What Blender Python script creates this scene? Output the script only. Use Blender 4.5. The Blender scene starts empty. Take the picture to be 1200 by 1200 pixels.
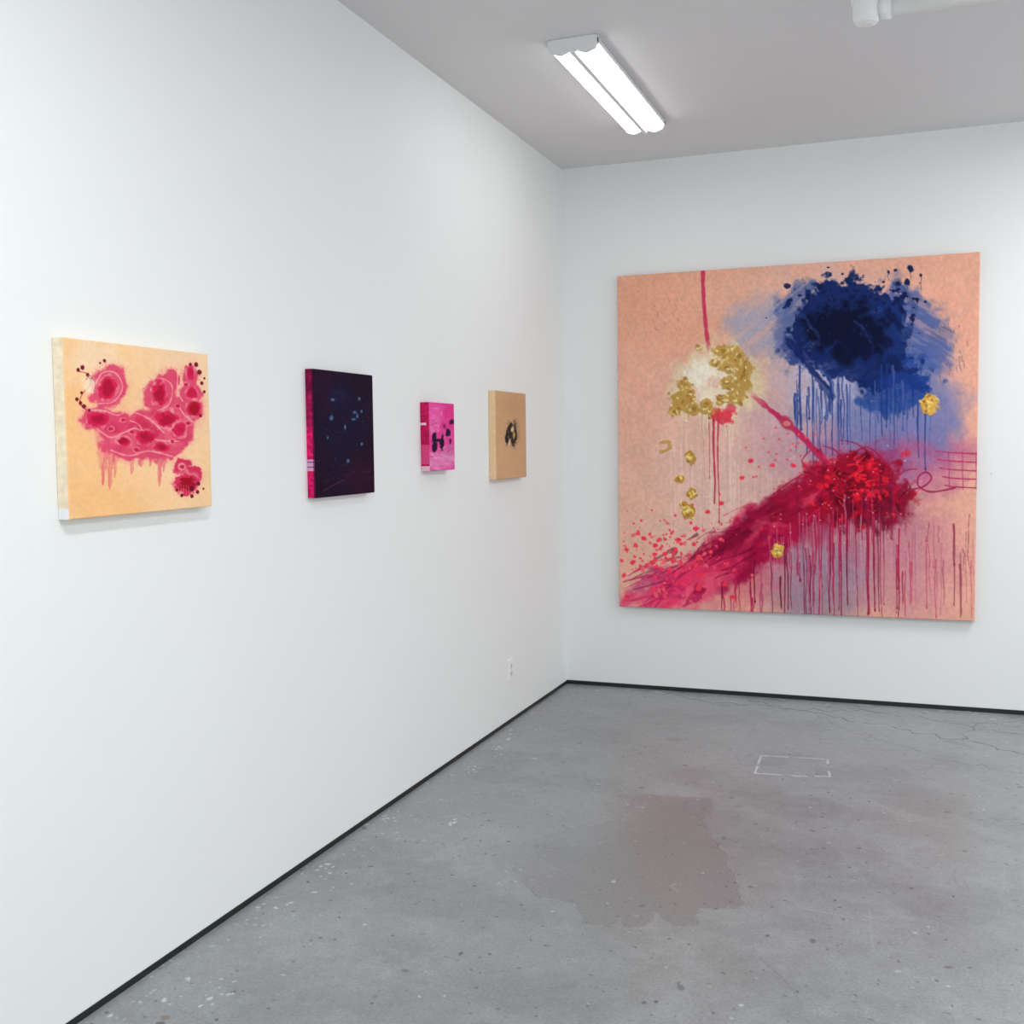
import bpy, math, numpy as np
from mathutils import Matrix, Vector
sc=bpy.context.scene
sc.view_settings.view_transform='Standard'
sc.view_settings.look='None'
H=3.135; XR=5.8; YR=-9.0
CAM=(2.036,-6.363,1.49)
# ------------------------------------------------------------ camera
X=Vector((0.9366,-0.0107,0.3501)).normalized()
Y=Vector((0.3503,0.0630,-0.9345)); Y=(Y-X*Y.dot(X)).normalized()
Z=X.cross(Y)
R=Matrix((X,Y,Z))
cam=bpy.data.cameras.new('camera'); co=bpy.data.objects.new('camera',cam)
sc.collection.objects.link(co)
cam.sensor_fit='HORIZONTAL'; cam.sensor_width=36; cam.lens=36*1275/1200
co.matrix_world=Matrix.Translation(CAM)@R.to_4x4()
sc.camera=co
# ------------------------------------------------------------ helpers
def s2l(c):
    c=np.asarray(c,dtype=float); return np.where(c<=0.04045,c/12.92,((c+0.055)/1.055)**2.4)
def mat(name,col,rough=.5,metal=0,spec=.5,emit=None,es=0):
    m=bpy.data.materials.new(name); m.use_nodes=True
    b=m.node_tree.nodes['Principled BSDF']
    b.inputs['Base Color'].default_value=(*col,1); b.inputs['Roughness'].default_value=rough
    b.inputs['Metallic'].default_value=metal; b.inputs['Specular IOR Level'].default_value=spec
    if emit: b.inputs['Emission Color'].default_value=(*emit,1); b.inputs['Emission Strength'].default_value=es
    return m
def add_bump(m,scale,strength,detail=2,dist=.002,vary=0.0):
    nt=m.node_tree; b=nt.nodes['Principled BSDF']
    g=nt.nodes.new('ShaderNodeNewGeometry'); n=nt.nodes.new('ShaderNodeTexNoise')
    n.inputs['Scale'].default_value=scale; n.inputs['Detail'].default_value=detail
    nt.links.new(g.outputs['Position'],n.inputs['Vector'])
    bp=nt.nodes.new('ShaderNodeBump'); bp.inputs['Strength'].default_value=strength; bp.inputs['Distance'].default_value=dist
    nt.links.new(n.outputs['Fac'],bp.inputs['Height']); nt.links.new(bp.outputs['Normal'],b.inputs['Normal'])
    if vary:
        n2=nt.nodes.new('ShaderNodeTexNoise'); n2.inputs['Scale'].default_value=1.3; n2.inputs['Detail'].default_value=3
        nt.links.new(g.outputs['Position'],n2.inputs['Vector'])
        mx=nt.nodes.new('ShaderNodeMix'); mx.data_type='RGBA'
        c=b.inputs['Base Color'].default_value
        mx.inputs[6].default_value=(*[k*(1-vary) for k in c[:3]],1); mx.inputs[7].default_value=(*[min(1,k*(1+vary)) for k in c[:3]],1)
        nt.links.new(n2.outputs['Fac'],mx.inputs[0]); nt.links.new(mx.outputs[2],b.inputs['Base Color'])
def meshobj(name,verts,faces,m=None,parent=None,smooth=False):
    me=bpy.data.meshes.new(name); me.from_pydata([tuple(v) for v in verts],[],faces); me.update()
    o=bpy.data.objects.new(name,me); sc.collection.objects.link(o)
    if m: me.materials.append(m)
    if smooth: me.polygons.foreach_set('use_smooth',[True]*len(me.polygons))
    if parent: o.parent=parent
    return o
def box(name,a,b,m,parent=None,bevel=0):
    x0,y0,z0=a;x1,y1,z1=b
    v=[(x0,y0,z0),(x1,y0,z0),(x1,y1,z0),(x0,y1,z0),(x0,y0,z1),(x1,y0,z1),(x1,y1,z1),(x0,y1,z1)]
    f=[(0,3,2,1),(4,5,6,7),(0,1,5,4),(1,2,6,5),(2,3,7,6),(3,0,4,7)]
    o=meshobj(name,v,f,m,parent)
    if bevel:
        md=o.modifiers.new('bevel','BEVEL'); md.width=bevel; md.segments=3
    return o
def empty(name,loc=(0,0,0)):
    e=bpy.data.objects.new(name,None); sc.collection.objects.link(e); e.empty_display_size=.05
    e.location=loc
    return e
def prism(name,prof,p0,p1,axis,m,parent=None,smooth=False):
    n=len(prof); V=[]
    for t in (p0,p1):
        for a,b in prof:
            V.append((a,t,b) if axis=='y' else (t,a,b) if axis=='x' else (a,b,t))
    F=[(i,(i+1)%n,n+(i+1)%n,n+i) for i in range(n)]+[tuple(range(n)),tuple(range(2*n-1,n-1,-1))]
    o=meshobj(name,V,F,m,parent)
    if smooth:
        for p in o.data.polygons: p.use_smooth=len(p.vertices)==4
    import bmesh
    bm=bmesh.new(); bm.from_mesh(o.data); bmesh.ops.recalc_face_normals(bm,faces=bm.faces); bm.to_mesh(o.data); bm.free()
    return o
# ------------------------------------------------------------ room
wallm=mat('white_wall_paint',(.875,.89,.888),.55,spec=.3); add_bump(wallm,90,.25,2,.001,.012)
ceilm=mat('ceiling_paint',(.78,.765,.775),.8,spec=.2)
blackm=mat('black_baseboard',(.010,.010,.011),.5)
box('wall_left',(-.15,YR,0),(0,.15,H),wallm)
box('wall_back',(0,0,0),(XR,.15,H),wallm)
box('ceiling',(-.15,YR,H),(XR+.15,.15,H+.12),ceilm)
box('baseboard_left',(0,YR,0),(.003,0,.019),blackm)
box('baseboard_back',(.003,-.003,0),(XR,0,.024),blackm)
# ------------------------------------------------------------ painter
rng=np.random.default_rng(7)
LAT=rng.random((32,256,256))
def vn(x,y,s):
    x=x+s*17.3; y=y+s*9.1
    xi=np.floor(x).astype(int); yi=np.floor(y).astype(int); fx=x-xi; fy=y-yi
    fx=fx*fx*(3-2*fx); fy=fy*fy*(3-2*fy); A=LAT[s%32]
    x0=xi&255;x1=(xi+1)&255;y0=yi&255;y1=(yi+1)&255
    return (A[y0,x0]*(1-fx)+A[y0,x1]*fx)*(1-fy)+(A[y1,x0]*(1-fx)+A[y1,x1]*fx)*fy
def fbm(x,y,s,o=4):
    r=0;a=1;t=0
    for i in range(o):
        r=r+a*vn(x*2**i,y*2**i,s+i*3); t+=a; a*=.55
    return r/t
def ss(a,b,x):
    t=np.clip((x-a)/(b-a),0,1); return t*t*(3-2*t)
def smooth_pts(p):
    if len(p)<3: return p
    p=[np.array(q,float) for q in p]; q=[p[0]]+p+[p[-1]]; out=[]
    for i in range(1,len(q)-2):
        for k in range(5):
            t=k/5; a,b,c,d=q[i-1:i+3]
            out.append(tuple(.5*((2*b)+(-a+c)*t+(2*a-5*b+4*c-d)*t*t+(-a+3*b-3*c+d)*t**3)))
    out.append(tuple(p[-1])); return out
class Canvas:
    def __init__(s,nu,nv,quad,base):
        s.nu,s.nv=nu,nv
        u,v=np.meshgrid(np.linspace(0,1,nu),np.linspace(0,1,nv)); s.u,s.v=u,v
        (x0,y0),(x1,y1),(x2,y2),(x3,y3)=quad
        dx1,dx2,dx3=x1-x2,x3-x2,x0-x1+x2-x3; dy1,dy2,dy3=y1-y2,y3-y2,y0-y1+y2-y3
        den=dx1*dy2-dx2*dy1; g=(dx3*dy2-dx2*dy3)/den; h=(dx1*dy3-dx3*dy1)/den
        w=g*u+h*v+1
        s.X=((x1-x0+g*x1)*u+(x3-x0+h*x3)*v+x0)/w; s.Y=((y1-y0+g*y1)*u+(y3-y0+h*y3)*v+y0)/w
        s.C=np.ones((nv,nu,3))*np.array(base)/255.; s.M=np.zeros((nv,nu)); s.Hh=np.zeros((nv,nu))
        s.cx0,s.cx1=s.X.min(0),s.X.max(0); s.ry0,s.ry1=s.Y.min(1),s.Y.max(1)
        s.seed=1
    def win(s,x0,x1,y0,y1):
        c=np.nonzero((s.cx1>=x0)&(s.cx0<=x1))[0]; r=np.nonzero((s.ry1>=y0)&(s.ry0<=y1))[0]
        if len(c)==0 or len(r)==0: return None
        return (slice(r[0],r[-1]+1),slice(c[0],c[-1]+1))
    def put(s,sl,m,col,h=0,metal=0):
        col=np.array(col)/255. if not isinstance(col,np.ndarray) else col
        s.C[sl]=s.C[sl]*(1-m[...,None])+col*m[...,None]
        if h: s.Hh[sl]=s.Hh[sl]*(1-m)+h*m
        s.M[sl]=s.M[sl]*(1-m)+metal*m
    def tex(s,x,y,t):
        amp,lng,sht,ang=t; c,si=math.cos(ang),math.sin(ang)
        n=fbm((x*c+y*si)/lng,(-x*si+y*c)/sht,s.seed+5,4)
        return 1-amp+amp*ss(.35,.62,n)
    def blob(s,cx,cy,rx,ry,col,a=1,rot=0,soft=.3,namp=.5,ns=12,h=0,metal=0,t=None):
        s.seed+=1; r=max(rx,ry)*(1+namp+soft); sl=s.win(cx-r,cx+r,cy-r,cy+r)
        if sl is None: return
        x,y=s.X[sl],s.Y[sl]; c,si=math.cos(rot),math.sin(rot); dx,dy=x-cx,y-cy
        d=np.sqrt(((dx*c+dy*si)/rx)**2+((-dx*si+dy*c)/ry)**2)+(fbm(x/ns,y/ns,s.seed,4)-.5)*2*namp
        m=a*(1-ss(1-soft,1+soft,d))
        if t: m=m*s.tex(x,y,t)
        s.put(sl,m,col,h,metal)
    def stroke(s,pts,w,col,a=1,w2=None,soft=.35,namp=.3,ns=6,h=0,metal=0,t=None,sm=True):
        if sm: pts=smooth_pts(pts)
        s.seed+=1; w2=w if w2 is None else w2; W=max(w,w2)*1.8+2
        xs=[p[0] for p in pts]; ys=[p[1] for p in pts]
        sl=s.win(min(xs)-W,max(xs)+W,min(ys)-W,max(ys)+W)
        if sl is None: return
        x,y=s.X[sl],s.Y[sl]; best=np.full(x.shape,9.); n=len(pts)-1
        for i in range(n):
            ax,ay=pts[i];bx,by=pts[i+1];vx,vy=bx-ax,by-ay
            k=np.clip(((x-ax)*vx+(y-ay)*vy)/(vx*vx+vy*vy+1e-9),0,1)
            ww=w+(w2-w)*(i+k)/n
            best=np.minimum(best,np.hypot(x-ax-k*vx,y-ay-k*vy)/(ww/2))
        d=best+(fbm(x/ns,y/ns,s.seed,3)-.5)*2*namp
        m=a*(1-ss(1-soft,1+soft,d))
        if t: m=m*s.tex(x,y,t)
        s.put(sl,m,col,h,metal)
    def drip(s,x,y0,y1,w,col,a=1,bead=None):
        if bead is None: bead=rng.random()<.3
        k=rng.normal(0,.6,5); n=5
        pts=[(x+k[i]+ (y1-y0)*.004*i,y0+(y1-y0)*i/(n-1)) for i in range(n)]
        s.stroke(pts,w,col,a,w2=w*.6,namp=.4,ns=9,sm=False)
        if bead: s.blob(pts[-1][0],pts[-1][1],w*.6,w*.9,col,a,namp=.05)
    def poly(s,P,col,a,soft,namp,ns,fade=None):
        xs=[p[0] for p in P]; ys=[p[1] for p in P]; W=soft+namp
        sl=s.win(min(xs)-W,max(xs)+W,min(ys)-W,max(ys)+W); s.seed+=1
        x,y=s.X[sl],s.Y[sl]; ins=np.zeros(x.shape,bool); d=np.full(x.shape,1e9)
        for i in range(len(P)):
            (ax,ay),(bx,by)=P[i],P[(i+1)%len(P)]; vx,vy=bx-ax,by-ay
            k=np.clip(((x-ax)*vx+(y-ay)*vy)/(vx*vx+vy*vy+1e-9),0,1)
            d=np.minimum(d,np.hypot(x-ax-k*vx,y-ay-k*vy))
            c=((ay>y)!=(by>y)); xi=ax+(y-ay)*vx/(vy if abs(vy)>1e-9 else 1e-9); ins^=c&(x<xi)
        sd=np.where(ins,-d,d)+(fbm(x/ns,y/ns,s.seed,4)-.5)*2*namp
        m=a*(1-ss(-soft,soft,sd))
        if fade: m=m*fade(x,y)
        s.put(sl,m,col); return sl,m
    def grain(s,amp,lng,sht,seed=3):
        n=fbm(s.X/lng,s.Y/sht,seed,4)-.5
        s.C=np.clip(s.C*(1+amp*n[...,None]*2),0,1)
# ------------------------------------------------------------ materials reading the painted vertex layer
paintm=bpy.data.materials.new('painted_canvas'); paintm.use_nodes=True
nt=paintm.node_tree; b=nt.nodes['Principled BSDF']; at=nt.nodes.new('ShaderNodeAttribute'); at.attribute_name='paint'
nt.links.new(at.outputs['Color'],b.inputs['Base Color'])
mm=nt.nodes.new('ShaderNodeMath'); mm.operation='MULTIPLY'; mm.inputs[1].default_value=.5
nt.links.new(at.outputs['Alpha'],mm.inputs[0]); nt.links.new(mm.outputs[0],b.inputs['Metallic'])
b.inputs['Roughness'].default_value=.65; b.inputs['Specular IOR Level'].default_value=.08
g=nt.nodes.new('ShaderNodeNewGeometry'); n=nt.nodes.new('ShaderNodeTexNoise'); n.inputs['Scale'].default_value=350; n.inputs['Detail'].default_value=1
nt.links.new(g.outputs['Position'],n.inputs['Vector'])
bp=nt.nodes.new('ShaderNodeBump'); bp.inputs['Strength'].default_value=.2; bp.inputs['Distance'].default_value=.0008
nt.links.new(n.outputs['Fac'],bp.inputs['Height']); nt.links.new(bp.outputs['Normal'],b.inputs['Normal'])

floorm=bpy.data.materials.new('painted_concrete'); floorm.use_nodes=True
nt=floorm.node_tree; b=nt.nodes['Principled BSDF']; at=nt.nodes.new('ShaderNodeAttribute'); at.attribute_name='paint'
g=nt.nodes.new('ShaderNodeNewGeometry')
nf=nt.nodes.new('ShaderNodeTexNoise'); nf.inputs['Scale'].default_value=110; nf.inputs['Detail'].default_value=2; nf.inputs['Roughness'].default_value=.7
nt.links.new(g.outputs['Position'],nf.inputs['Vector'])
mr=nt.nodes.new('ShaderNodeMapRange'); nt.links.new(nf.outputs['Fac'],mr.inputs[0])
for i,k in enumerate((.3,.7,.84,1.14)): mr.inputs[i+1].default_value=k
vm=nt.nodes.new('ShaderNodeVectorMath'); vm.operation='SCALE'
nt.links.new(at.outputs['Color'],vm.inputs[0]); nt.links.new(mr.outputs[0],vm.inputs[3]); nt.links.new(vm.outputs[0],b.inputs['Base Color'])
nt.links.new(at.outputs['Alpha'],b.inputs['Roughness']); b.inputs['Specular IOR Level'].default_value=.45
n2=nt.nodes.new('ShaderNodeTexNoise'); n2.inputs['Scale'].default_value=16; n2.inputs['Detail'].default_value=3
nt.links.new(g.outputs['Position'],n2.inputs['Vector'])
bp=nt.nodes.new('ShaderNodeBump'); bp.inputs['Strength'].default_value=.3; bp.inputs['Distance'].default_value=.003
nt.links.new(n2.outputs['Fac'],bp.inputs['Height']); nt.links.new(bp.outputs['Normal'],b.inputs['Normal'])

def finish_mesh(name,verts,cols,faces,m):
    Vv=np.concatenate(verts); Cc=np.concatenate(cols); Fc=np.concatenate(faces)
    me=bpy.data.meshes.new(name); me.vertices.add(len(Vv)); me.vertices.foreach_set('co',Vv.ravel())
    me.loops.add(Fc.size); me.loops.foreach_set('vertex_index',Fc.ravel().astype(np.int32))
    me.polygons.add(len(Fc)); me.polygons.foreach_set('loop_start',np.arange(0,Fc.size,4,dtype=np.int32))
    me.update(calc_edges=True); me.validate()
    ca=me.color_attributes.new('paint','FLOAT_COLOR','POINT'); ca.data.foreach_set('color',Cc.ravel().astype(np.float32))
    me.polygons.foreach_set('use_smooth',[True]*len(me.polygons))
    me.materials.append(m)
    o=bpy.data.objects.new(name,me); sc.collection.objects.link(o)
    return o
def build_canvas(name,cv,P0,U,V,Nn,depth,sides):
    P0,U,V,Nn=[np.array(k,float) for k in (P0,U,V,Nn)]
    lu,lv=np.linalg.norm(U),np.linalg.norm(V)
    verts=[];cols=[];faces=[];off=0
    def patch(P,C,flip=False):
        nonlocal off
        r,c=P.shape[:2]
        verts.append(P.reshape(-1,3)); cols.append(C.reshape(-1,4))
        i=np.arange(r*c).reshape(r,c)+off
        q=np.stack([i[:-1,:-1],i[1:,:-1],i[1:,1:],i[:-1,1:]],-1).reshape(-1,4)
        if flip: q=q[:,::-1]
        faces.append(q); off+=r*c
    u,v=cv.u,cv.v
    eu=np.minimum(u,1-u)*lu; ev=np.minimum(v,1-v)*lv
    R0=.004
    rd=np.zeros_like(u)
    for e in (eu,ev):
        k=np.clip(1-e/R0,0,1); rd+=R0*(1-np.sqrt(np.clip(1-k*k,0,1)))*.7
    rd=np.minimum(rd,R0)
    hgt=depth-rd+cv.Hh*.004
    P=P0+u[...,None]*U+v[...,None]*V+hgt[...,None]*Nn
    C=np.concatenate([s2l(np.clip(cv.C,0,1)),cv.M[...,None]],-1)
    patch(P,C)
    K=8; ks=np.linspace(0,1,K)
    def side(key,Pedge,T,flip):
        n=len(T); Pm=np.zeros((n,K,3)); Cm=np.zeros((n,K,4))
        for j,k in enumerate(ks):
            base=Pedge-(Pedge@Nn)[:,None]*Nn+(P0@Nn)*Nn
            hh=(Pedge-base)@Nn
            Pm[:,j]=base+(hh*(1-k))[:,None]*Nn
            Cm[:,j,:3]=s2l(np.clip(sides[key](T,k),0,1))
        patch(Pm,Cm,flip)
    side('L',P[:,0],cv.v[:,0],True); side('R',P[:,-1],cv.v[:,0],False)
    side('T',P[0],cv.u[0],False); side('B',P[-1],cv.u[0],True)
    q=np.array([[P0,P0+U],[P0+V,P0+U+V]]); patch(q,np.full((2,2,4),.5),True)
    return finish_mesh(name,verts,cols,faces,paintm)
def flat(rgb,var=.04,s=4):
    c=np.array(rgb)/255.
    return lambda T,k: c[None,:]*(1+var*2*(fbm(T*30,T*0+k*3,s,3)-.5))[:,None]

# ------------------------------------------------------------ floor (cm sheet: X = x*100, Y = -y*100)
fl=Canvas(760,960,[(0,0),(310,0),(310,480),(0,480)],(141,144,146))
B=fl.blob; S=fl.stroke
fl.M[:]=.35
n=fbm(fl.X/70,fl.Y/70,4,5)-.5; fl.C*=(1+.17*n)[...,None]; fl.M+=n*.2
n=fbm(fl.X/14,fl.Y/14,6,5)-.5; fl.C*=(1+.12*n)[...,None]; fl.M+=n*.15
n=fbm(fl.X/32+3,fl.Y/26,8,5); fl.C*=(1-.05*ss(.48,.64,n))[...,None]
n=fbm(fl.X/3,fl.Y/3,12,4)-.5; fl.C*=(1+.10*n)[...,None]
def sp(x,y,rx,ry,c,a=.8,rot=0,rough=.4,soft=.2): B(x,y,rx,ry,c,a,rot=rot,soft=soft,namp=.45,ns=max(rx,ry)*.7,metal=rough)
for i in range(30):
    sp(rng.uniform(10,300),rng.uniform(5,450),rng.uniform(8,26),rng.uniform(5,16),[(154,158,160),(130,134,137),(136,135,136)][i%3],.25,rng.uniform(0,3),.36,.4)
PATCH=[(.46,2.2),(.56,2.06),(.91,1.94),(1.24,1.89),(1.28,2.04),(1.25,2.16),(1.33,2.38),(1.39,2.49),(1.46,2.71),(1.52,2.91),(1.5,2.95),(1.39,2.97),(1.41,3.11),(1.34,3.13),(1.27,3.06),(1.26,3.17),(1.21,3.19),(1.17,3.13),(1.16,3.2),(1.07,3.22),(1.01,3.08),(.87,3.06),(.74,2.95),(.6,2.6)]
sl,m=fl.poly([(a*100,b_*100) for a,b_ in PATCH],(124,123,125),.8,.5,1.8,6,fade=lambda x,y: .15+.85*ss(55,115,x+(y-250)*.2))
fl.M[sl]=fl.M[sl]*(1-m)+.36*m
for i in range(1900):
    r=abs(rng.normal(0,.16))+.18; sp(rng.uniform(0,305),rng.uniform(2,470),r*rng.uniform(1,2),r,(72,74,76) if i%3 else (96,98,100),rng.uniform(.4,.9),rng.uniform(0,3))
for i in range(60):
    r=rng.uniform(.5,.9); sp(rng.uniform(0,305),rng.uniform(2,470),r*rng.uniform(1,2),r,(84,86,88),.6,rng.uniform(0,3))
for i in range(380):
    r=abs(rng.normal(0,.2))+.2; sp(rng.uniform(0,305),rng.uniform(2,470),r*rng.uniform(1,1.6),r,(198,201,203),rng.uniform(.4,.8),rng.uniform(0,3))
for i in range(200):
    x=abs(rng.normal(0,13)); y=rng.uniform(20,470); r=abs(rng.normal(0,.22))+.22; sp(x,y,r*rng.uniform(1,2),r,(206,209,211),rng.uniform(.4,.85),rng.uniform(0,3))
for cx_,cy_,s_ in [(10,136,8),(32,249,2),(6,256,5),(8,310,5),(14,180,5),(25,395,6)]:
    for i in range(7):
        r=rng.uniform(.25,.75); sp(cx_+rng.normal(0,s_*.4),cy_+rng.normal(0,s_),r*1.6,r,(214,217,218),.75,rng.uniform(0,3))
for i in range(70):
    r=rng.uniform(.3,1.0); sp(rng.uniform(5,300),abs(rng.normal(0,7))+1,r*2,r,(206,208,208) if i%2 else (86,88,90),.7)
for i in range(30): sp(rng.uniform(20,42),rng.uniform(405,445),rng.uniform(.6,2.4),rng.uniform(.4,1.2),[(96,86,78),(120,104,92),(70,66,64)][i%3],.7,rng.uniform(0,3))
sp(30,420,11,7,(140,128,118),.5)
for i in range(26): # faint scuffs
    x=rng.uniform(20,290); y=rng.uniform(60,440); an=rng.uniform(0,3.1); l=rng.uniform(6,30)
    S([(x,y),(x+l*.5*math.cos(an)+rng.normal(0,2),y+l*.5*math.sin(an)),(x+l*math.cos(an),y+l*math.sin(an))],rng.uniform(.5,1.2),(170,173,175) if i%2 else (112,114,116),.35,namp=.8,ns=2,metal=.4)
def crack(p,w=.55,a=.75,j=2.2):
    P=[]
    for i in range(len(p)-1):
        (ax,ay),(bx,by)=p[i],p[i+1]; n=max(2,int(math.hypot(bx-ax,by-ay)/5))
        for k in range(n): P.append((ax+(bx-ax)*k/n+rng.normal(0,j*.5),ay+(by-ay)*k/n+rng.normal(0,j)))
    P.append(p[-1])
    S([(x+.3,y+.8) for x,y in P],w*1.8,(170,173,175),a*.4,sm=False,ns=3,namp=.5,metal=.4)
    S(P,w,(70,71,72),a,sm=False,ns=3,namp=.9,metal=.5)
crack([(110,10),(150,30),(185,46),(225,62),(268,92),(305,110)],.85,.7)
crack([(60,8),(100,22),(140,24),(190,20)],.75,.65)
crack([(150,30),(170,60),(205,90),(240,112),(300,128)],.5,.4)
crack([(225,62),(232,30),(262,8)],.6,.5)
crack([(200,20),(240,40),(280,44),(308,60)],.7,.6)
crack([(170,12),(215,26),(250,24),(300,34)],.6,.5)
for i in range(10):
    sp(rng.uniform(90,300),rng.uniform(10,110),rng.uniform(3,9),rng.uniform(2,5),(158,162,164) if i%2 else (118,121,124),.4,rng.uniform(0,3))
for a,b_ in [((135,120),(147,119)),((150,118.5),(163,117)),((165,117),(165.6,124)),((167,136),(168,144)),((168,144),(162,145)),((136,149),(148,148)),((135,121),(135.3,134)),((135.6,138),(136,149)),((152,147.5),(158,146.5))]:
    S([a,b_],1.0,(208,211,213),.75,namp=.6,ns=2,metal=.5)
fl.M=np.clip(fl.M,.22,.6)
r,c=fl.X.shape; P=np.zeros((r,c,3)); P[...,0]=fl.X/100; P[...,1]=-fl.Y/100
C=np.concatenate([s2l(np.clip(fl.C,0,1)),fl.M[...,None]],-1)
i=np.arange(r*c).reshape(r,c)
q=np.stack([i[:-1,:-1],i[1:,:-1],i[1:,1:],i[:-1,1:]],-1).reshape(-1,4)
av=C.reshape(-1,4).mean(0)
ex=np.array([(3.1,0,0),(3.1,YR,0),(XR+.1,YR,0),(XR+.1,0,0),(0,-4.8,0),(0,YR,0),(3.1,YR,0),(3.1,-4.8,0)],float)
finish_mesh('floor',[P.reshape(-1,3),ex],[C.reshape(-1,4),np.tile(av,(8,1))],[q,np.array([[0,1,2,3],[4,5,6,7]])+r*c],floorm)

# ---------------- large painting
cv=Canvas(680,670,[(723,325),(1147,294),(1144,727),(726,712)],(238,178,154))
B=cv.blob; S=cv.stroke; D=cv.drip
B(770,360,90,70,(236,168,140),.7,soft=.6)
B(760,560,70,120,(241,190,168),.8,soft=.7)
B(860,570,90,110,(235,196,184),.8,soft=.7,namp=.4,ns=30)
B(1110,420,50,110,(240,172,148),.7,soft=.7)
B(1120,660,60,80,(243,178,158),.8,soft=.6)
B(900,345,80,35,(238,182,158),.6,soft=.7)
B(745,480,26,60,(232,166,142),.4,soft=.7,t=(.5,30,10,1.4))
for i in range(80):
    x=rng.uniform(785,965); y=rng.uniform(470,560); D(x,y,y+rng.uniform(40,130),rng.uniform(.9,2.0),[(248,222,210),(214,150,150),(250,228,212)][i%3],rng.uniform(.15,.45),False)
# mauve fields
B(1000,510,110,60,(190,154,174),.75,soft=.6,namp=.4,ns=30)
B(930,520,55,50,(208,156,164),.55,soft=.7,ns=25)
B(1060,538,74,40,(196,104,146),.85,soft=.5,ns=22)
B(1010,520,60,22,(190,72,124),.6,soft=.6,ns=18)
B(985,640,100,62,(172,100,134),.8,soft=.45,namp=.4,ns=25,t=(.3,200,5,1.57))
B(955,685,70,45,(160,138,158),.85,soft=.45,namp=.4,ns=20,t=(.25,200,5,1.57))
B(1075,640,50,60,(212,138,152),.6,soft=.6,ns=20)
B(1060,700,55,30,(218,148,154),.6,soft=.6)
B(860,680,60,35,(230,100,120),.55,soft=.6)
# blue haze + cloud
B(985,420,100,85,(196,180,194),.7,soft=.55,namp=.45,ns=28)
B(896,383,44,36,(166,166,192),.8,soft=.45,ns=18,t=(.55,60,7,-.7))
B(1035,470,75,70,(112,124,178),.8,soft=.5,namp=.5,ns=22)
B(1094,492,26,38,(124,128,180),.85,soft=.6,ns=16)
B(1045,395,62,58,(70,94,162),.85,soft=.25,namp=.6,ns=18,t=(.45,40,6,.5))
B(1048,450,42,32,(32,64,142),.97,soft=.15,namp=.65,ns=14,t=(.25,40,5,-.4))
B(950,358,38,30,(76,98,156),.85,soft=.25,namp=.65,ns=14,t=(.45,30,5,-.7))
B(925,393,20,32,(98,112,166),.75,soft=.3,namp=.6,ns=10,t=(.6,30,4,-.9))
B(965,452,32,38,(194,190,218),.85,soft=.4,namp=.6,ns=14,t=(.35,30,5,1.0))
B(943,410,26,20,(50,70,132),.92,soft=.2,namp=.65,ns=10,t=(.3,30,4,.9))
B(994,380,64,46,(20,40,96),1,soft=.08,namp=.7,ns=16,t=(.08,30,5,.6))
B(1012,418,50,36,(22,42,104),.97,soft=.1,namp=.7,ns=14,t=(.15,30,5,-.5))
B(985,348,42,16,(26,46,106),.97,soft=.1,namp=.65,ns=9)
B(1040,385,26,30,(26,50,114),.92,soft=.12,namp=.65,ns=10,t=(.2,20,4,1.2))
B(990,388,46,32,(9,16,46),.95,soft=.25,namp=.65,ns=14)
B(965,378,22,18,(10,18,50),.9,soft=.25,namp=.6,ns=8)
B(1010,402,28,20,(10,18,54),.85,soft=.25,namp=.6,ns=9)
B(1040,425,16,10,(18,34,84),.8,soft=.2,namp=.7,ns=7)
for i in range(26):
    x=rng.uniform(925,1070); y=rng.uniform(345,465); an=rng.choice([.9,-.5,1.4])+rng.normal(0,.25); l=rng.uniform(10,26)
    S([(x,y),(x+l*.5*math.cos(an)+3,y+l*.5*math.sin(an)-2),(x+l*math.cos(an),y+l*math.sin(an))],rng.uniform(2,5),[(16,30,80),(54,80,150),(32,58,130)][i%3],.45,namp=.7,ns=4,t=(.6,15,3,an))
S([(925,400),(945,425),(975,465)],9,(22,40,104),.9,namp=.7,ns=6,t=(.3,20,3,.8))
S([(960,430),(975,450),(968,490)],5,(54,78,146),.7,namp=.7,ns=5)
S([(1030,450),(1060,440),(1085,455)],12,(28,58,134),.95,namp=.7,ns=6,t=(.3,20,4,0))
S([(1005,468),(1035,478),(1080,466)],10,(40,78,154),.85,namp=.7,ns=6,t=(.3,20,4,0))
S([(1050,330),(1070,360),(1060,395)],9,(42,66,124),.6,namp=.8,ns=6,t=(.6,20,4,1))
for i in range(56):
    x=rng.uniform(930,1090); D(x,rng.uniform(425,478),rng.uniform(480,552),rng.uniform(.9,2.6),[(30,56,128),(76,98,164),(42,68,144)][i%3],rng.uniform(.45,.9))
for i in range(130):
    x=rng.normal(1010,46); y=rng.normal(346,18)+abs(x-1010)*.15; r=abs(rng.normal(0,.9))+.5
    if x>1085: continue
    B(x,y,r*rng.uniform(.8,1.5),r,(20,30,76),.9,namp=.4,ns=3)
for (x,y,r) in [(1066,314,3.6),(1062,330,3.2),(1074,350,2.6),(1056,362,3),(960,335,3.6),(947,347,3),(1058,345,3.6),(1050,352,3),(1078,322,1.6),(1040,318,1.5),(1068,372,3)]:
    B(x,y,r,r*1.2,(18,28,74),.95,namp=.6,ns=3); D(x,y,y+rng.uniform(6,18),1.1,(30,44,90),.6,False)
for i in range(34):
    x=rng.uniform(1095,1135); y=rng.uniform(375,440); S([(x,y),(x+1,y+rng.uniform(2,8))],1.2,(130,100,110),.5)
for i in range(14): S([(x:=rng.uniform(760,800),y:=rng.uniform(350,385)),(x+2,y+3)],1.3,(120,90,90),.25)
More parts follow.
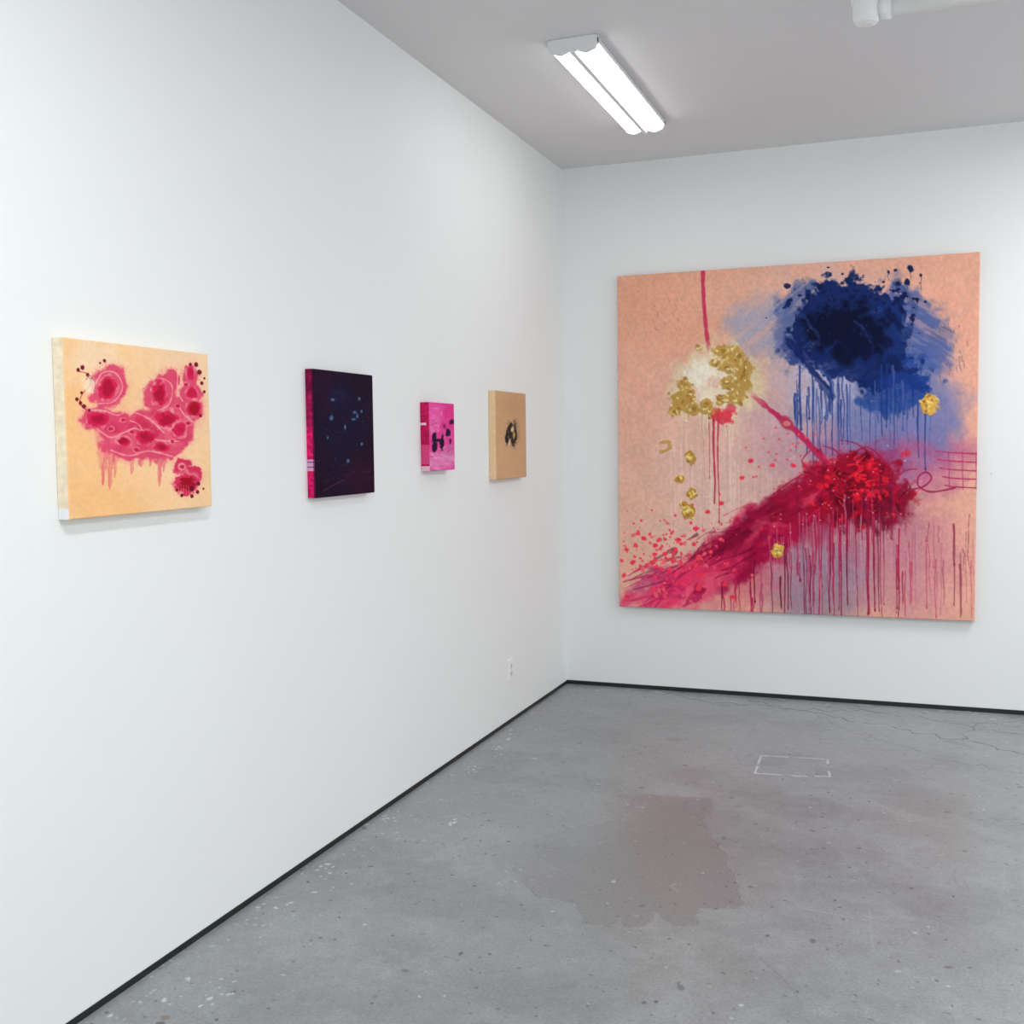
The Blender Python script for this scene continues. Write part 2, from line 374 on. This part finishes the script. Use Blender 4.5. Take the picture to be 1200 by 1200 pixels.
# pink stem
S([(823,318),(824,350),(827,385),(831,412)],4.6,(208,58,96),.95,namp=.35)
S([(878,458),(900,478),(922,495),(940,512),(958,530),(978,552)],5.4,(196,42,90),.95,w2=8,namp=.5)
B(922,496,9,6,(190,60,90),.95,rot=.6); B(922,496,4,2.5,(232,140,140),.8)
# flower
B(840,450,50,46,(238,224,180),.8,soft=.3,namp=.6,ns=14,t=(.35,40,4,1.57))
B(882,452,14,28,(236,218,170),.6,soft=.4,t=(.5,20,3,.3))
B(830,445,30,28,(246,226,204),.9,soft=.3)
B(820,438,17,15,(252,244,224),.85,soft=.4,namp=.7,ns=6,t=(.35,12,3,1.4)); B(810,462,7,9,(238,190,172),.7)
B(836,448,8,6,(238,190,168),.7,namp=.7,ns=5)
for i in range(16): D(rng.uniform(795,870),rng.uniform(440,470),rng.uniform(480,530),1.6,(250,236,208),.6,False)
for (x,y,rx,ry) in [(860,416,15,10),(872,432,10,13),(845,412,10,6),(854,430,10,8),(868,448,11,11),(852,448,8,8),(838,426,7,5),(803,452,8,8),(796,470,11,12),(811,480,9,8),(828,476,8,9),(862,466,11,9),(845,468,7,6),(808,464,7,8),(790,482,7,7),(836,486,6,5),(818,408,4,3)]:
    B(x,y,rx,ry,(198,156,80),.95,soft=.15,namp=.6,ns=5,h=.8,metal=.12)
    for k in range(10):
        xx=x+rng.normal(0,rx*.5); yy=y+rng.normal(0,ry*.5)
        B(xx,yy,rng.uniform(1.2,3.4),rng.uniform(.9,2.1),[(232,204,128),(158,116,52),(214,178,98),(246,234,186),(180,134,64)][k%5],.8,rot=rng.uniform(0,3),soft=.35,namp=.5,ns=3,h=[1.3,.6,1.1,1.4,.8][k%5],metal=.12)
B(848,488,12,9,(236,58,76),.9,soft=.25,namp=.7,ns=4); B(857,478,6,5,(226,80,100),.8); B(838,482,5,4,(214,100,70),.7)
D(836,492,590,3,(200,60,84),.9); D(841,490,612,2.2,(206,70,94),.85); D(831,496,560,1.8,(212,110,110),.75)
def gold(x,y,rx,ry,br=0,rot=0,n=10):
    B(x,y,rx,ry,(226,176,80) if br else (196,150,74),1,rot=rot,soft=.12,namp=.6,ns=5,h=.8,metal=.12)
    for k in range(n):
        B(x+rng.normal(0,rx*.4),y+rng.normal(0,ry*.4),rng.uniform(1.5,3.2),rng.uniform(.9,1.8),[(255,228,140),(164,118,46),(242,200,100)][k%3],.85,rot=rng.uniform(0,3),soft=.3,namp=.3,ns=3,h=[1.4,.6,1.1][k%3],metal=.15)
gold(1088,473,10,12,1,n=18)
S([(774,519),(783,518),(784,526),(775,530)],4,(200,158,84),.85,namp=.8,ns=4,h=.7,metal=.12)
gold(809,537,6,8,n=7); gold(797,562,6,4,n=5); gold(811,579,6,6,n=7); gold(808,600,8,9,n=12); gold(802,592,5,4,n=4)
# crimson comet
A=-.57
B(965,585,95,34,(176,34,82),.85,rot=A,soft=.35,namp=.5,ns=18,t=(.35,60,6,A))
B(885,632,86,30,(188,18,72),.97,rot=A,soft=.25,namp=.55,ns=16,t=(.15,60,6,A))
B(860,655,52,26,(166,12,66),.85,rot=A,soft=.35,namp=.5,ns=14)
B(800,682,66,22,(232,54,108),.95,rot=A+.1,soft=.25,namp=.6,ns=14,t=(.3,50,5,A))
B(765,682,32,10,(206,76,126),.8,rot=-.5,soft=.4,namp=.5,ns=8,t=(.5,30,4,A))
B(812,684,58,22,(252,58,108),.85,rot=A,soft=.4,namp=.6,ns=12,t=(.5,40,6,A))
B(825,690,34,12,(255,120,140),.5,rot=A,soft=.5,namp=.6,ns=8)
B(905,602,66,16,(124,10,48),.85,rot=A,soft=.35,namp=.65,ns=12,t=(.4,60,5,A))
B(880,622,56,12,(136,10,54),.75,rot=A,soft=.35,namp=.7,ns=9,t=(.45,50,4,A))
B(1003,572,58,40,(164,14,44),1,soft=.15,namp=.6,ns=14,t=(.12,20,5,.3))
B(945,580,52,24,(168,16,54),.95,rot=A,soft=.25,namp=.65,ns=12,t=(.3,40,5,A))
B(1016,592,40,26,(104,8,36),.85,soft=.35,namp=.7,ns=10)
B(1050,588,20,26,(138,20,56),.6,soft=.5,namp=.7,ns=7)
for i in range(90):
    B(rng.normal(1000,28),rng.normal(570,18),rng.uniform(2,9),rng.uniform(1.5,5),[(214,20,46),(128,8,36),(186,16,48),(92,6,30),(236,34,56)][i%5],.7,rot=rng.uniform(0,3),soft=.35,namp=.8,ns=4)
for i in range(80):
    x=rng.normal(1000,26); y=rng.normal(566,17); an=rng.uniform(-1.2,1.0); l=rng.uniform(4,13)
    c=[(240,24,50),(146,8,38),(250,46,64),(96,6,30),(206,20,50)][i%5]
    S([(x,y),(x+l*.5*math.cos(an)+rng.normal(0,1.5),y+l*.5*math.sin(an)+rng.normal(0,1.5)),(x+l*math.cos(an),y+l*math.sin(an))],rng.uniform(1.3,3),c,.75,w2=1,namp=.7,ns=4)
for i in range(80):
    k=rng.uniform(0,1)**.8; x=985-k*215+rng.normal(0,8); y=568+k*120+rng.normal(0,15); l=rng.uniform(12,44)
    c=[(104,8,42),(206,24,68),(150,14,58),(84,8,38),(236,44,92),(132,12,54)][i%6]
    a_=.5+rng.normal(0,.16)
    S([(x,y),(x-l*.5*math.cos(a_),y+l*.5*math.sin(a_)+rng.normal(0,2)),(x-l*math.cos(a_),y+l*math.sin(a_))],rng.uniform(1.2,5),c,.55,w2=.8,namp=.8,ns=6,t=(.55,14,3,A))
for i in range(26):
    k=rng.uniform(0,1); B(965-k*190+rng.normal(0,8),580+k*112+rng.normal(0,14),rng.uniform(5,16),rng.uniform(2,6),[(226,36,80),(136,8,50),(255,90,120)][i%3],.4,rot=A+rng.normal(0,.4),soft=.5,namp=.8,ns=5)
for i in range(16): # ragged lower/upper edge of the swath
    k=rng.uniform(0,1); s_=rng.choice([-1,1]); B(960-k*150,585+k*92+s_*rng.uniform(18,30),rng.uniform(3,9),rng.uniform(2,4),(176,18,70),.7,rot=A+rng.normal(0,.5),soft=.3,namp=.9,ns=4)
for (x0,y0,x1,y1) in [(960,555,895,598),(965,545,905,580),(1040,545,1015,522),(1048,560,1075,548),(1020,530,985,515),(990,538,965,522)]:
    S([(x0,y0),((x0+x1)/2,(y0+y1)/2-4),(x1,y1)],3,(170,22,62),.8,w2=1.2,t=(.4,20,2,A))
S([(950,527),(940,541),(958,556)],2.2,(180,40,86),.7)
for p in [[(800,690),(765,676),(731,683)],[(790,680),(760,665),(736,676)],[(800,700),(765,700),(735,706)],[(790,690),(768,712)],[(820,700),(800,712)]]:
    S(p,7,(208,48,104),.85,w2=1.5,namp=.6,ns=6,t=(.35,20,3,A))
# crimson drips, clustered and uneven
cl=[848,862,880,893,905,921,934,948,957,975,990,1003,1018,1030,1045,1058]
for i in range(120):
    x=cl[rng.integers(len(cl))]+rng.normal(0,4.5) if i<90 else rng.uniform(1040,1142); f=(x-835)/305
    y0=690-160*min(1,f*1.3)+rng.uniform(-5,45) if x<1050 else rng.uniform(600,670)
    y1=min(722,y0+rng.gamma(2.2,28))
    if rng.random()<.25: y1=rng.uniform(704,722)
    if y1<y0+12: continue
    c=[(176,22,68),(140,24,66),(196,46,90),(192,84,122),(112,16,46)][i%5]
    D(x,y0,y1,rng.uniform(.9,3.0),c,rng.uniform(.5,.95) if x<1060 else rng.uniform(.25,.5))
for i in range(34):
    x=rng.uniform(890,1080); y=rng.uniform(600,650); D(x,y,y+rng.uniform(40,90),1.3,(208,160,182),.4,False)
# coral splatter
for i in range(240):
    x=rng.normal(795,38); y=rng.normal(652,27)
    if x<728 or x>885 or y>708: continue
    r=abs(rng.normal(0,.9))+.6; B(x,y,r*1.3,r,(255,64,92) if i%3 else (248,110,124),.92,rot=rng.uniform(0,3),namp=.5,ns=3)
for (x,y) in [(742,660),(755,632),(768,640),(780,650),(765,660),(795,633),(735,645),(815,620),(830,600),(845,590),(785,672),(870,560),(880,540),(930,545),(905,545),(735,700),(860,700),(850,685)]:
    B(x,y,3.2,2.4,(255,54,82),.95,namp=.6,ns=3)
for i in range(40):
    B(rng.normal(1000,28),rng.normal(568,18),rng.uniform(1.3,3.2),rng.uniform(1,2.2),(255,34,58),.85,namp=.5,ns=4)
for i in range(22): B(rng.uniform(870,960),rng.uniform(500,560),1.6,1.4,(244,90,100),.8,namp=.2,ns=3)
gold(912,644,7,9,1,n=16)
for k in range(5):
    S([(1096+k*3,527+k*10),(1120,529+k*10),(1147,530+k*10)],1.7,(182,42,92),.8,namp=.4)
for x in (1112,1128,1144): S([(x,528),(x+1,572)],1.2,(190,50,96),.65)
S([(1040,566),(1062,572),(1082,569),(1092,559),(1086,552),(1077,557),(1077,568),(1092,575),(1120,570)],2.0,(160,28,80),.85)
S([(1060,520),(1090,525),(1110,545)],14,(190,90,136),.45,soft=.8)
for i in range(50): B(rng.uniform(900,1090),rng.uniform(520,640),1.1,1,(236,200,204),.5,namp=.1)
cv.grain(.05,40,40,4); cv.grain(.07,3,3,9)
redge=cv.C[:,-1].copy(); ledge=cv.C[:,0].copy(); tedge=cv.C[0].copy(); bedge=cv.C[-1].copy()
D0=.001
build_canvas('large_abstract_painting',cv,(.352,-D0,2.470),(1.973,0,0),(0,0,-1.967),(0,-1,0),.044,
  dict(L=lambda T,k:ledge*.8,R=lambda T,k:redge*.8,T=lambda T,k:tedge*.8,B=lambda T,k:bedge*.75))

# ---------------- painting 1 (peach with crimson cells)
cv=Canvas(460,380,[(73,399),(242,411),(249,593),(82,609)],(252,208,162))
B=cv.blob; S=cv.stroke; D=cv.drip
B(100,500,60,110,(252,196,136),.8,soft=.7); B(230,430,60,60,(252,212,174),.7,soft=.7); B(110,425,30,25,(253,220,186),.8,soft=.5)
B(120,590,60,25,(251,194,132),.7,soft=.7)
PK=(226,74,110); CR=(202,24,70); DK=(168,12,48); LT=(246,170,170)
shapes=[(125,453,20,25,.3),(113,491,20,14,0),(134,501,24,18,.1),(160,508,34,25,.05),(150,524,33,15,0),(186,518,29,20,0),(200,500,25,20,0),(186,460,17,26,.5),(202,480,27,20,0),(197,444,11,15,.3),(221,438,9,15,0),(222,460,12,14,0),(226,478,12,13,0),(214,492,12,14,0)]
for x,y,rx,ry,r in shapes: B(x,y,rx+4,ry+5,(250,184,156),.6,rot=r,soft=.25,namp=.4,ns=5)
for x,y1,w in [(119,568,12),(127,574,10),(133,560,8),(152,555,9),(163,546,11),(174,545,8),(185,570,10),(190,552,6)]:
    S([(x+2,508),(x+1,532),(x,y1)],w*1.7,(228,90,112),.7,w2=1.5,namp=.8,ns=7,t=(.5,30,3,1.57))
for x,y,rx,ry,r in shapes: B(x,y,rx,ry,PK,.95,rot=r,soft=.14,namp=.38,ns=9)
for i in range(34): B(rng.uniform(122,212),rng.uniform(486,528),rng.uniform(6,13),rng.uniform(3,7),[(206,40,86),(240,112,134),(216,56,96)][i%3],.5,rot=rng.uniform(0,3),soft=.5,namp=.9,ns=6)
for i in range(190):
    s_=shapes[i%len(shapes)]; an=rng.uniform(0,6.28); x=s_[0]+s_[2]*math.cos(an)*.95; y=s_[1]+s_[3]*math.sin(an)*.95
    S([(x,y),(x+4*math.cos(an),y+4*math.sin(an))],1.1,(232,90,116),.45,w2=.5)
for p in [[(104,482),(120,482),(135,487),(150,482),(172,490),(190,506)],[(112,503),(128,513),(145,506),(158,502),(178,514),(208,516)],[(128,528),(150,534),(172,528),(200,534)],[(110,452),(118,438),(133,438),(141,454),(131,471),(114,474)],[(174,456),(184,442),(199,450),(196,472),(182,480)],[(206,472),(214,484),(226,493)],[(150,493),(160,497),(166,507)],[(206,436),(206,456),(212,468)]]:
    S(p,1.6,LT,.75,namp=.9,ns=6)
cells=[(124,456,10,13),(113,492,11,8),(168,511,11,8),(193,490,13,10),(184,460,8,14),(221,434,4,7),(223,458,6,7),(226,477,9,9),(187,523,8,5),(209,502,7,8),(143,517,8,5)]
for x,y,rx,ry in cells:
    B(x,y,rx+1.8,ry+1.8,LT,.65,soft=.2,namp=.45,ns=7); B(x,y,rx+.6,ry+.6,(218,36,84),1,soft=.2,namp=.45,ns=7); B(x,y,rx*.65,ry*.65,DK if rx>7 else CR,.75,soft=.45,namp=.7,ns=5)
for x,y in [(142,492),(128,503),(206,474),(216,448),(219,494),(158,527),(200,516),(152,506)]: B(x,y,4,3.2,LT,.6,namp=.5,ns=4); B(x,y,2.8,2.2,CR,.9,namp=.5,ns=4)
B(226,476,7,8,(168,14,38),.9)
for x,y,rx,ry in [(213,547,11,10),(227,556,9,10),(217,566,15,13)]: B(x,y,rx+2,ry+2,(248,166,160),.7,namp=.25,ns=4); B(x,y,rx,ry,(216,44,86),.95,soft=.12,namp=.4,ns=5)
B(218,566,9,8,(160,10,34),.95,namp=.6,ns=3); B(212,546,5,4.5,LT,.9); B(212,546,2.8,2.4,CR,.9)
for i in range(9): S([(206+i*2.8,568),(202+i*3.8,580)],.8,(246,150,150),.4)
for x,y,r in [(90,436,2),(95,433,2.4),(101,441,2),(105,446,2),(120,424,1.8),(115,427,1.2),(94,462,1.6),(89,470,2),(97,478,2.4),(93,474,2),(103,482,1.6),(228,424,2.4),(221,424,1.8),(232,433,2.6),(235,446,2),(238,456,1.6),(224,572,3),(232,566,2),(224,581,2),(231,576,2),(238,572,1.2),(212,580,2),(206,574,1.6),(234,485,1.6),(238,440,1.2)]:
    B(x,y,r,r*1.15,(120,12,40),.95,soft=.2,namp=.2,ns=3)
S([(92,438),(100,440),(104,452),(96,462),(92,474),(100,482)],1.2,(150,30,54),.7)
B(104,452,7,9,(254,230,200),.8,soft=.3); S([(99,447),(104,442),(110,450),(108,460)],1,(196,60,84),.7)
cv.grain(.03,30,30,4); cv.grain(.03,3,3,9)
def side1(T,k):
    c=np.array([[244,228,200]])/255.*np.ones((len(T),1)); c=c*(1+.07*(fbm(T*40,T*0+k*3,5,3)-.5)*2)[:,None]
    c[T>.94]=np.array([240,242,245])/255.; return c
build_canvas('small_abstract_painting',cv,(D0,-4.196,1.768),(0,.589,0),(0,0,-.456),(1,0,0),.036,
  dict(L=side1,R=flat((240,215,180)),T=flat((246,225,185)),B=flat((235,205,165))))
# ---------------- painting 2 (near black)
cv=Canvas(240,260,[(366,432),(435,440),(441,578),(372,583)],(30,10,34))
B=cv.blob; S=cv.stroke; D=cv.drip
B(400,500,30,60,(24,18,48),.8,soft=.6); B(375,450,14,30,(42,12,44),.7,soft=.6); B(425,560,20,25,(46,10,40),.7,soft=.6); B(395,465,12,10,(26,28,64),.6,soft=.5)
for i in range(45):
    x=rng.uniform(376,432); y=rng.uniform(448,560); r=rng.uniform(.5,1.2); B(x,y,r*.7,r,[(70,100,130),(50,80,120),(120,40,80)][i%3],.4,namp=.1)
for x,y,rx,ry in [(415,483,2,1.3),(418,487,1.4,3),(414,491,3,1.3),(389,468,2.5,1.6),(388,489,2,3),(404,500,1.2,3),(424,520,1.6,2),(408,540,1.6,2),(423,482,1.2,1.6),(420,467,1.2,2),(384,512,1,1.5)]:
    B(x,y,rx,ry,(80,124,158),.8,namp=.4,ns=2)
S([(380,575),(392,568),(405,562)],1,(110,60,90),.6)
for i in range(16): S([(x:=rng.uniform(370,430),y:=rng.uniform(540,570)),(x+rng.uniform(4,14),y-rng.uniform(1,5))],1,(70,26,64),.5)
cv.grain(.2,4,4,9)
def side2(T,k):
    c=np.zeros((len(T),3)); c[:]=np.array([206,28,98])/255.
    c[T<.45]=np.array([160,24,80])/255.; c[T<.2]=np.array([130,18,68])/255.
    n=fbm(T*50,T*0+k*4,6,3); c*=(.6+.8*n)[:,None]
    m=(T>.70)&(T<.79); c[m]=np.array([226,160,192])/255.
    for a in (.715,.755):
        m=(T>a)&(T<a+.008); c[m]=np.array([90,60,150])/255.
    if k<.2: c[:]=c*.35+np.array([40,12,40])/255.*.65
    return c
build_canvas('small_abstract_painting',cv,(D0,-2.997,1.762),(0,.444,0),(0,0,-.457),(1,0,0),.034,
  dict(L=side2,R=flat((60,16,50)),T=flat((50,16,50)),B=flat((120,20,64))))
# ---------------- painting 3 (hot pink)
cv=Canvas(200,220,[(503,470),(531,475),(534,550),(507,551)],(234,74,156))
B=cv.blob; S=cv.stroke; D=cv.drip
B(510,485,12,12,(240,96,170),.8,soft=.5); B(528,485,10,16,(224,44,126),.7,soft=.5,t=(.4,10,2,.8)); B(520,540,18,10,(232,166,202),.85,soft=.5,t=(.4,10,2,.3))
B(510,500,6,12,(244,140,190),.7,t=(.5,8,2,.5)); B(525,528,9,6,(208,116,168),.6)
for i in range(30): S([(x:=rng.uniform(504,532),y:=rng.uniform(474,548)),(x+rng.uniform(1,6),y+rng.uniform(-5,5))],1,[(250,180,214),(206,30,106),(244,116,178)][i%3],.6)
B(510,512,2.6,6,(20,16,40),.95,ns=3); B(511,523,3,6,(24,18,44),.95,ns=3); B(519,519,2.4,8,(16,14,36),.97,ns=3); B(525,508,2.6,5,(24,16,44),.95,ns=3); B(514,516,4,2,(30,20,50),.9,ns=3); B(529,496,2.6,3.5,(30,20,46),.9,ns=3); B(521,500,1.5,3,(120,20,70),.8,ns=3);B(528,518,1.3,3,(60,20,60),.8,ns=3)
cv.grain(.06,3,3,9)
def side3(T,k):
    c=np.zeros((len(T),3)); c[:]=np.array([200,28,90])/255.; c*=(.75+.5*fbm(T*40,T*0+k*4,7,3))[:,None]
    m=(T>.3)&(T<.33)&(k>.4); c[m]=np.array([240,220,228])/255.
    m=(T>.62)&(T<.9); c[m]=np.array([222,74,128])/255.
    m=T>.93; c[m]=np.array([235,190,205])/255.
    return c
build_canvas('small_abstract_painting',cv,(D0,-2.053,1.674),(0,.268,0),(0,0,-.299),(1,0,0),.044,
  dict(L=side3,R=flat((210,50,120)),T=flat((150,40,90)),B=flat((180,60,120))))
# ---------------- painting 4 (tan)
cv=Canvas(220,240,[(581,458),(615,461),(617,559),(583,562)],(208,164,124))
B=cv.blob; S=cv.stroke; D=cv.drip
B(590,540,20,30,(214,170,130),.7,soft=.6); B(605,475,15,15,(202,156,116),.6,soft=.6)
B(600,508,7,16,(150,118,88),.7,soft=.4,ns=4)
B(598,504,2.6,8,(36,30,34),.95,ns=3,namp=.8); B(594,514,1.8,8,(26,22,28),.95,ns=3,namp=.8); B(603,499,1.6,6,(58,48,46),.8,ns=3,namp=.8); B(601,517,2.6,6,(40,34,34),.9,ns=3,namp=.8); B(604,510,1.5,7,(30,26,28),.9,ns=3,namp=.8); B(599,510,3,4,(44,36,38),.8,ns=3,namp=.9)
B(600,503,1.6,3.5,(226,204,150),.95,ns=3); B(602,510,1.3,4,(196,160,80),.9,ns=3); B(597,518,1.1,3,(232,208,164),.8,ns=3)
cv.grain(.03,3,3,9)
build_canvas('small_abstract_painting',cv,(D0,-1.250,1.757),(0,.445,0),(0,0,-.449),(1,0,0),.040,
  dict(L=flat((238,204,164)),R=flat((206,160,115)),T=flat((190,150,105)),B=flat((190,140,100))))
# ------------------------------------------------------------ outlet
plm=mat('white_plastic',(.92,.92,.92),.3); slot=mat('socket_slot',(.03,.03,.03),.5); met=mat('screw_metal',(.6,.6,.6),.3,1)
plb=mat('receptacle_plastic',(.74,.74,.73),.4)
e=empty('wall_outlet',(0,-.99,.286))
box('cover_plate',(0,-.036,-.059),(.007,.036,.059),plm,e,.0025)
for i,zc in enumerate((.021,-.021)):
    prof=[(-.0165,-.010),(-.010,-.0145),(.010,-.0145),(.0165,-.010),(.0165,.010),(.010,.0145),(-.010,.0145),(-.0165,.010)]
    o=prism('receptacle_%d'%(i+1),[(a,b_+zc) for a,b_ in prof],.004,.0092,'x',plb,e)
    box('slot_%d_a'%i,(.0088,-.0075,zc-.002),(.0095,-.0055,zc+.007),slot,e)
    box('slot_%d_b'%i,(.0088,.0055,zc-.002),(.0095,.0075,zc+.006),slot,e)
    box('ground_%d'%i,(.0088,-.002,zc-.009),(.0095,.002,zc-.005),slot,e)
c8=[(.003*math.cos(k*math.pi/6),.003*math.sin(k*math.pi/6)) for k in range(12)]
prism('screw',c8,.005,.0082,'x',met,e)
e=empty('wall_screw',(2.40,0,1.30))
prism('anchor',[(.006*math.cos(k*math.pi/8),.006*math.sin(k*math.pi/8)) for k in range(16)],0,-.002,'y',plm,e)
prism('head',[(.0035*math.cos(k*math.pi/8),.0035*math.sin(k*math.pi/8)) for k in range(16)],-.0015,-.006,'y',met,e)
# ------------------------------------------------------------ fluorescent fixtures
housm=mat('white_enamel',(.82,.83,.84),.4)
lensm=mat('lit_diffuser',(.9,.9,.9),.4,emit=(.98,1,1),es=6.5)
lensq=mat('lit_diffuser_plain',(.9,.9,.9),.4,emit=(.98,1,1),es=4); lensq.cycles.emission_sampling='NONE'
def fixture(x,y,L=1.26,main=False,power=40):
    e=empty('fluorescent_ceiling_light',(x,y,H)); w=.105; lm=lensm if main else lensq
    prism('housing',[(-w*.9,0),(-w,-.012),(-w,-.03),(-.012,-.03),(-.010,-.062),(.010,-.062),(.012,-.03),(w,-.03),(w,-.012),(w*.9,0)],-L/2,L/2,'y',housm,e)
    for s,nm in ((-1,'diffuser_1'),(1,'diffuser_2')):
        cx=s*.0545; pr=[(cx+.042*math.cos(a),-.030-.030*abs(math.sin(a))**.8) for a in np.linspace(0,math.pi,15 if not main else 11)]
        prism(nm,pr,-L/2+.02,L/2-.02,'y',lm,e,True)
    cap=[(-w,-.004),(-w,-.03),(-.092,-.052),(-.054,-.064),(-.014,-.052),(0,-.064),(.014,-.052),(.054,-.064),(.092,-.052),(w,-.03),(w,-.004)]
    prism('end_cap_1',cap,-L/2-.004,-L/2+.02,'y',housm,e); prism('end_cap_2',cap,L/2-.02,L/2+.004,'y',housm,e)
    if not main:
        l=bpy.data.lights.new('tube_light','AREA'); l.shape='RECTANGLE'; l.size=.19; l.size_y=1.18; l.energy=power; l.color=(.98,1,.995)
        o=bpy.data.objects.new('tube_light',l); sc.collection.objects.link(o); o.parent=e; o.location=(0,0,-.074)
fixture(.697,-1.395,main=True)
fixture(1.5,-5.2,power=31); fixture(3.4,-1.6,power=40); fixture(3.6,-5.2,power=40)
# ------------------------------------------------------------ ceiling pipe
pipem=mat('white_painted_pipe',(.93,.93,.93),.35)
e=empty('ceiling_conduit_pipe',(1.84,-2.12,H))
def circ(r,n=24,cx=0,cy=0): return [(cx+r*math.cos(2*math.pi*k/n),cy+r*math.sin(2*math.pi*k/n)) for k in range(n)]
prism('pipe',circ(.03,cy=-.10),.03,XR-1.84-.001,'x',pipem,e,True)
prism('coupling',circ(.036,cy=-.10),.045,.085,'x',pipem,e,True)
prof=[(.0,-.150),(.02,-.149),(.038,-.143),(.046,-.132),(.048,-.118),(.048,-.075),(.053,-.072),(.053,-.05),(.048,-.047),(.048,-.028),(.062,-.026),(.062,0.0),(0,0)]
V=[];F=[];n=28
for r,z in prof:
    for k in range(n): V.append((r*math.cos(2*math.pi*k/n),r*math.sin(2*math.pi*k/n),z))
for i in range(len(prof)-1):
    for k in range(n): F.append((i*n+k,i*n+(k+1)%n,(i+1)*n+(k+1)%n,(i+1)*n+k))
meshobj('junction_fitting',V,F,pipem,e)
for i,xx in enumerate((1.0,2.4,3.5)):
    box('strap_%d'%i,(xx,-.038,-.135),(xx+.02,.038,0),pipem,e,.004)
# ------------------------------------------------------------ world
w=bpy.data.worlds.new('world'); sc.world=w; w.use_nodes=True
w.node_tree.nodes['Background'].inputs[0].default_value=(.94,.98,.99,1); w.node_tree.nodes['Background'].inputs[1].default_value=1.25
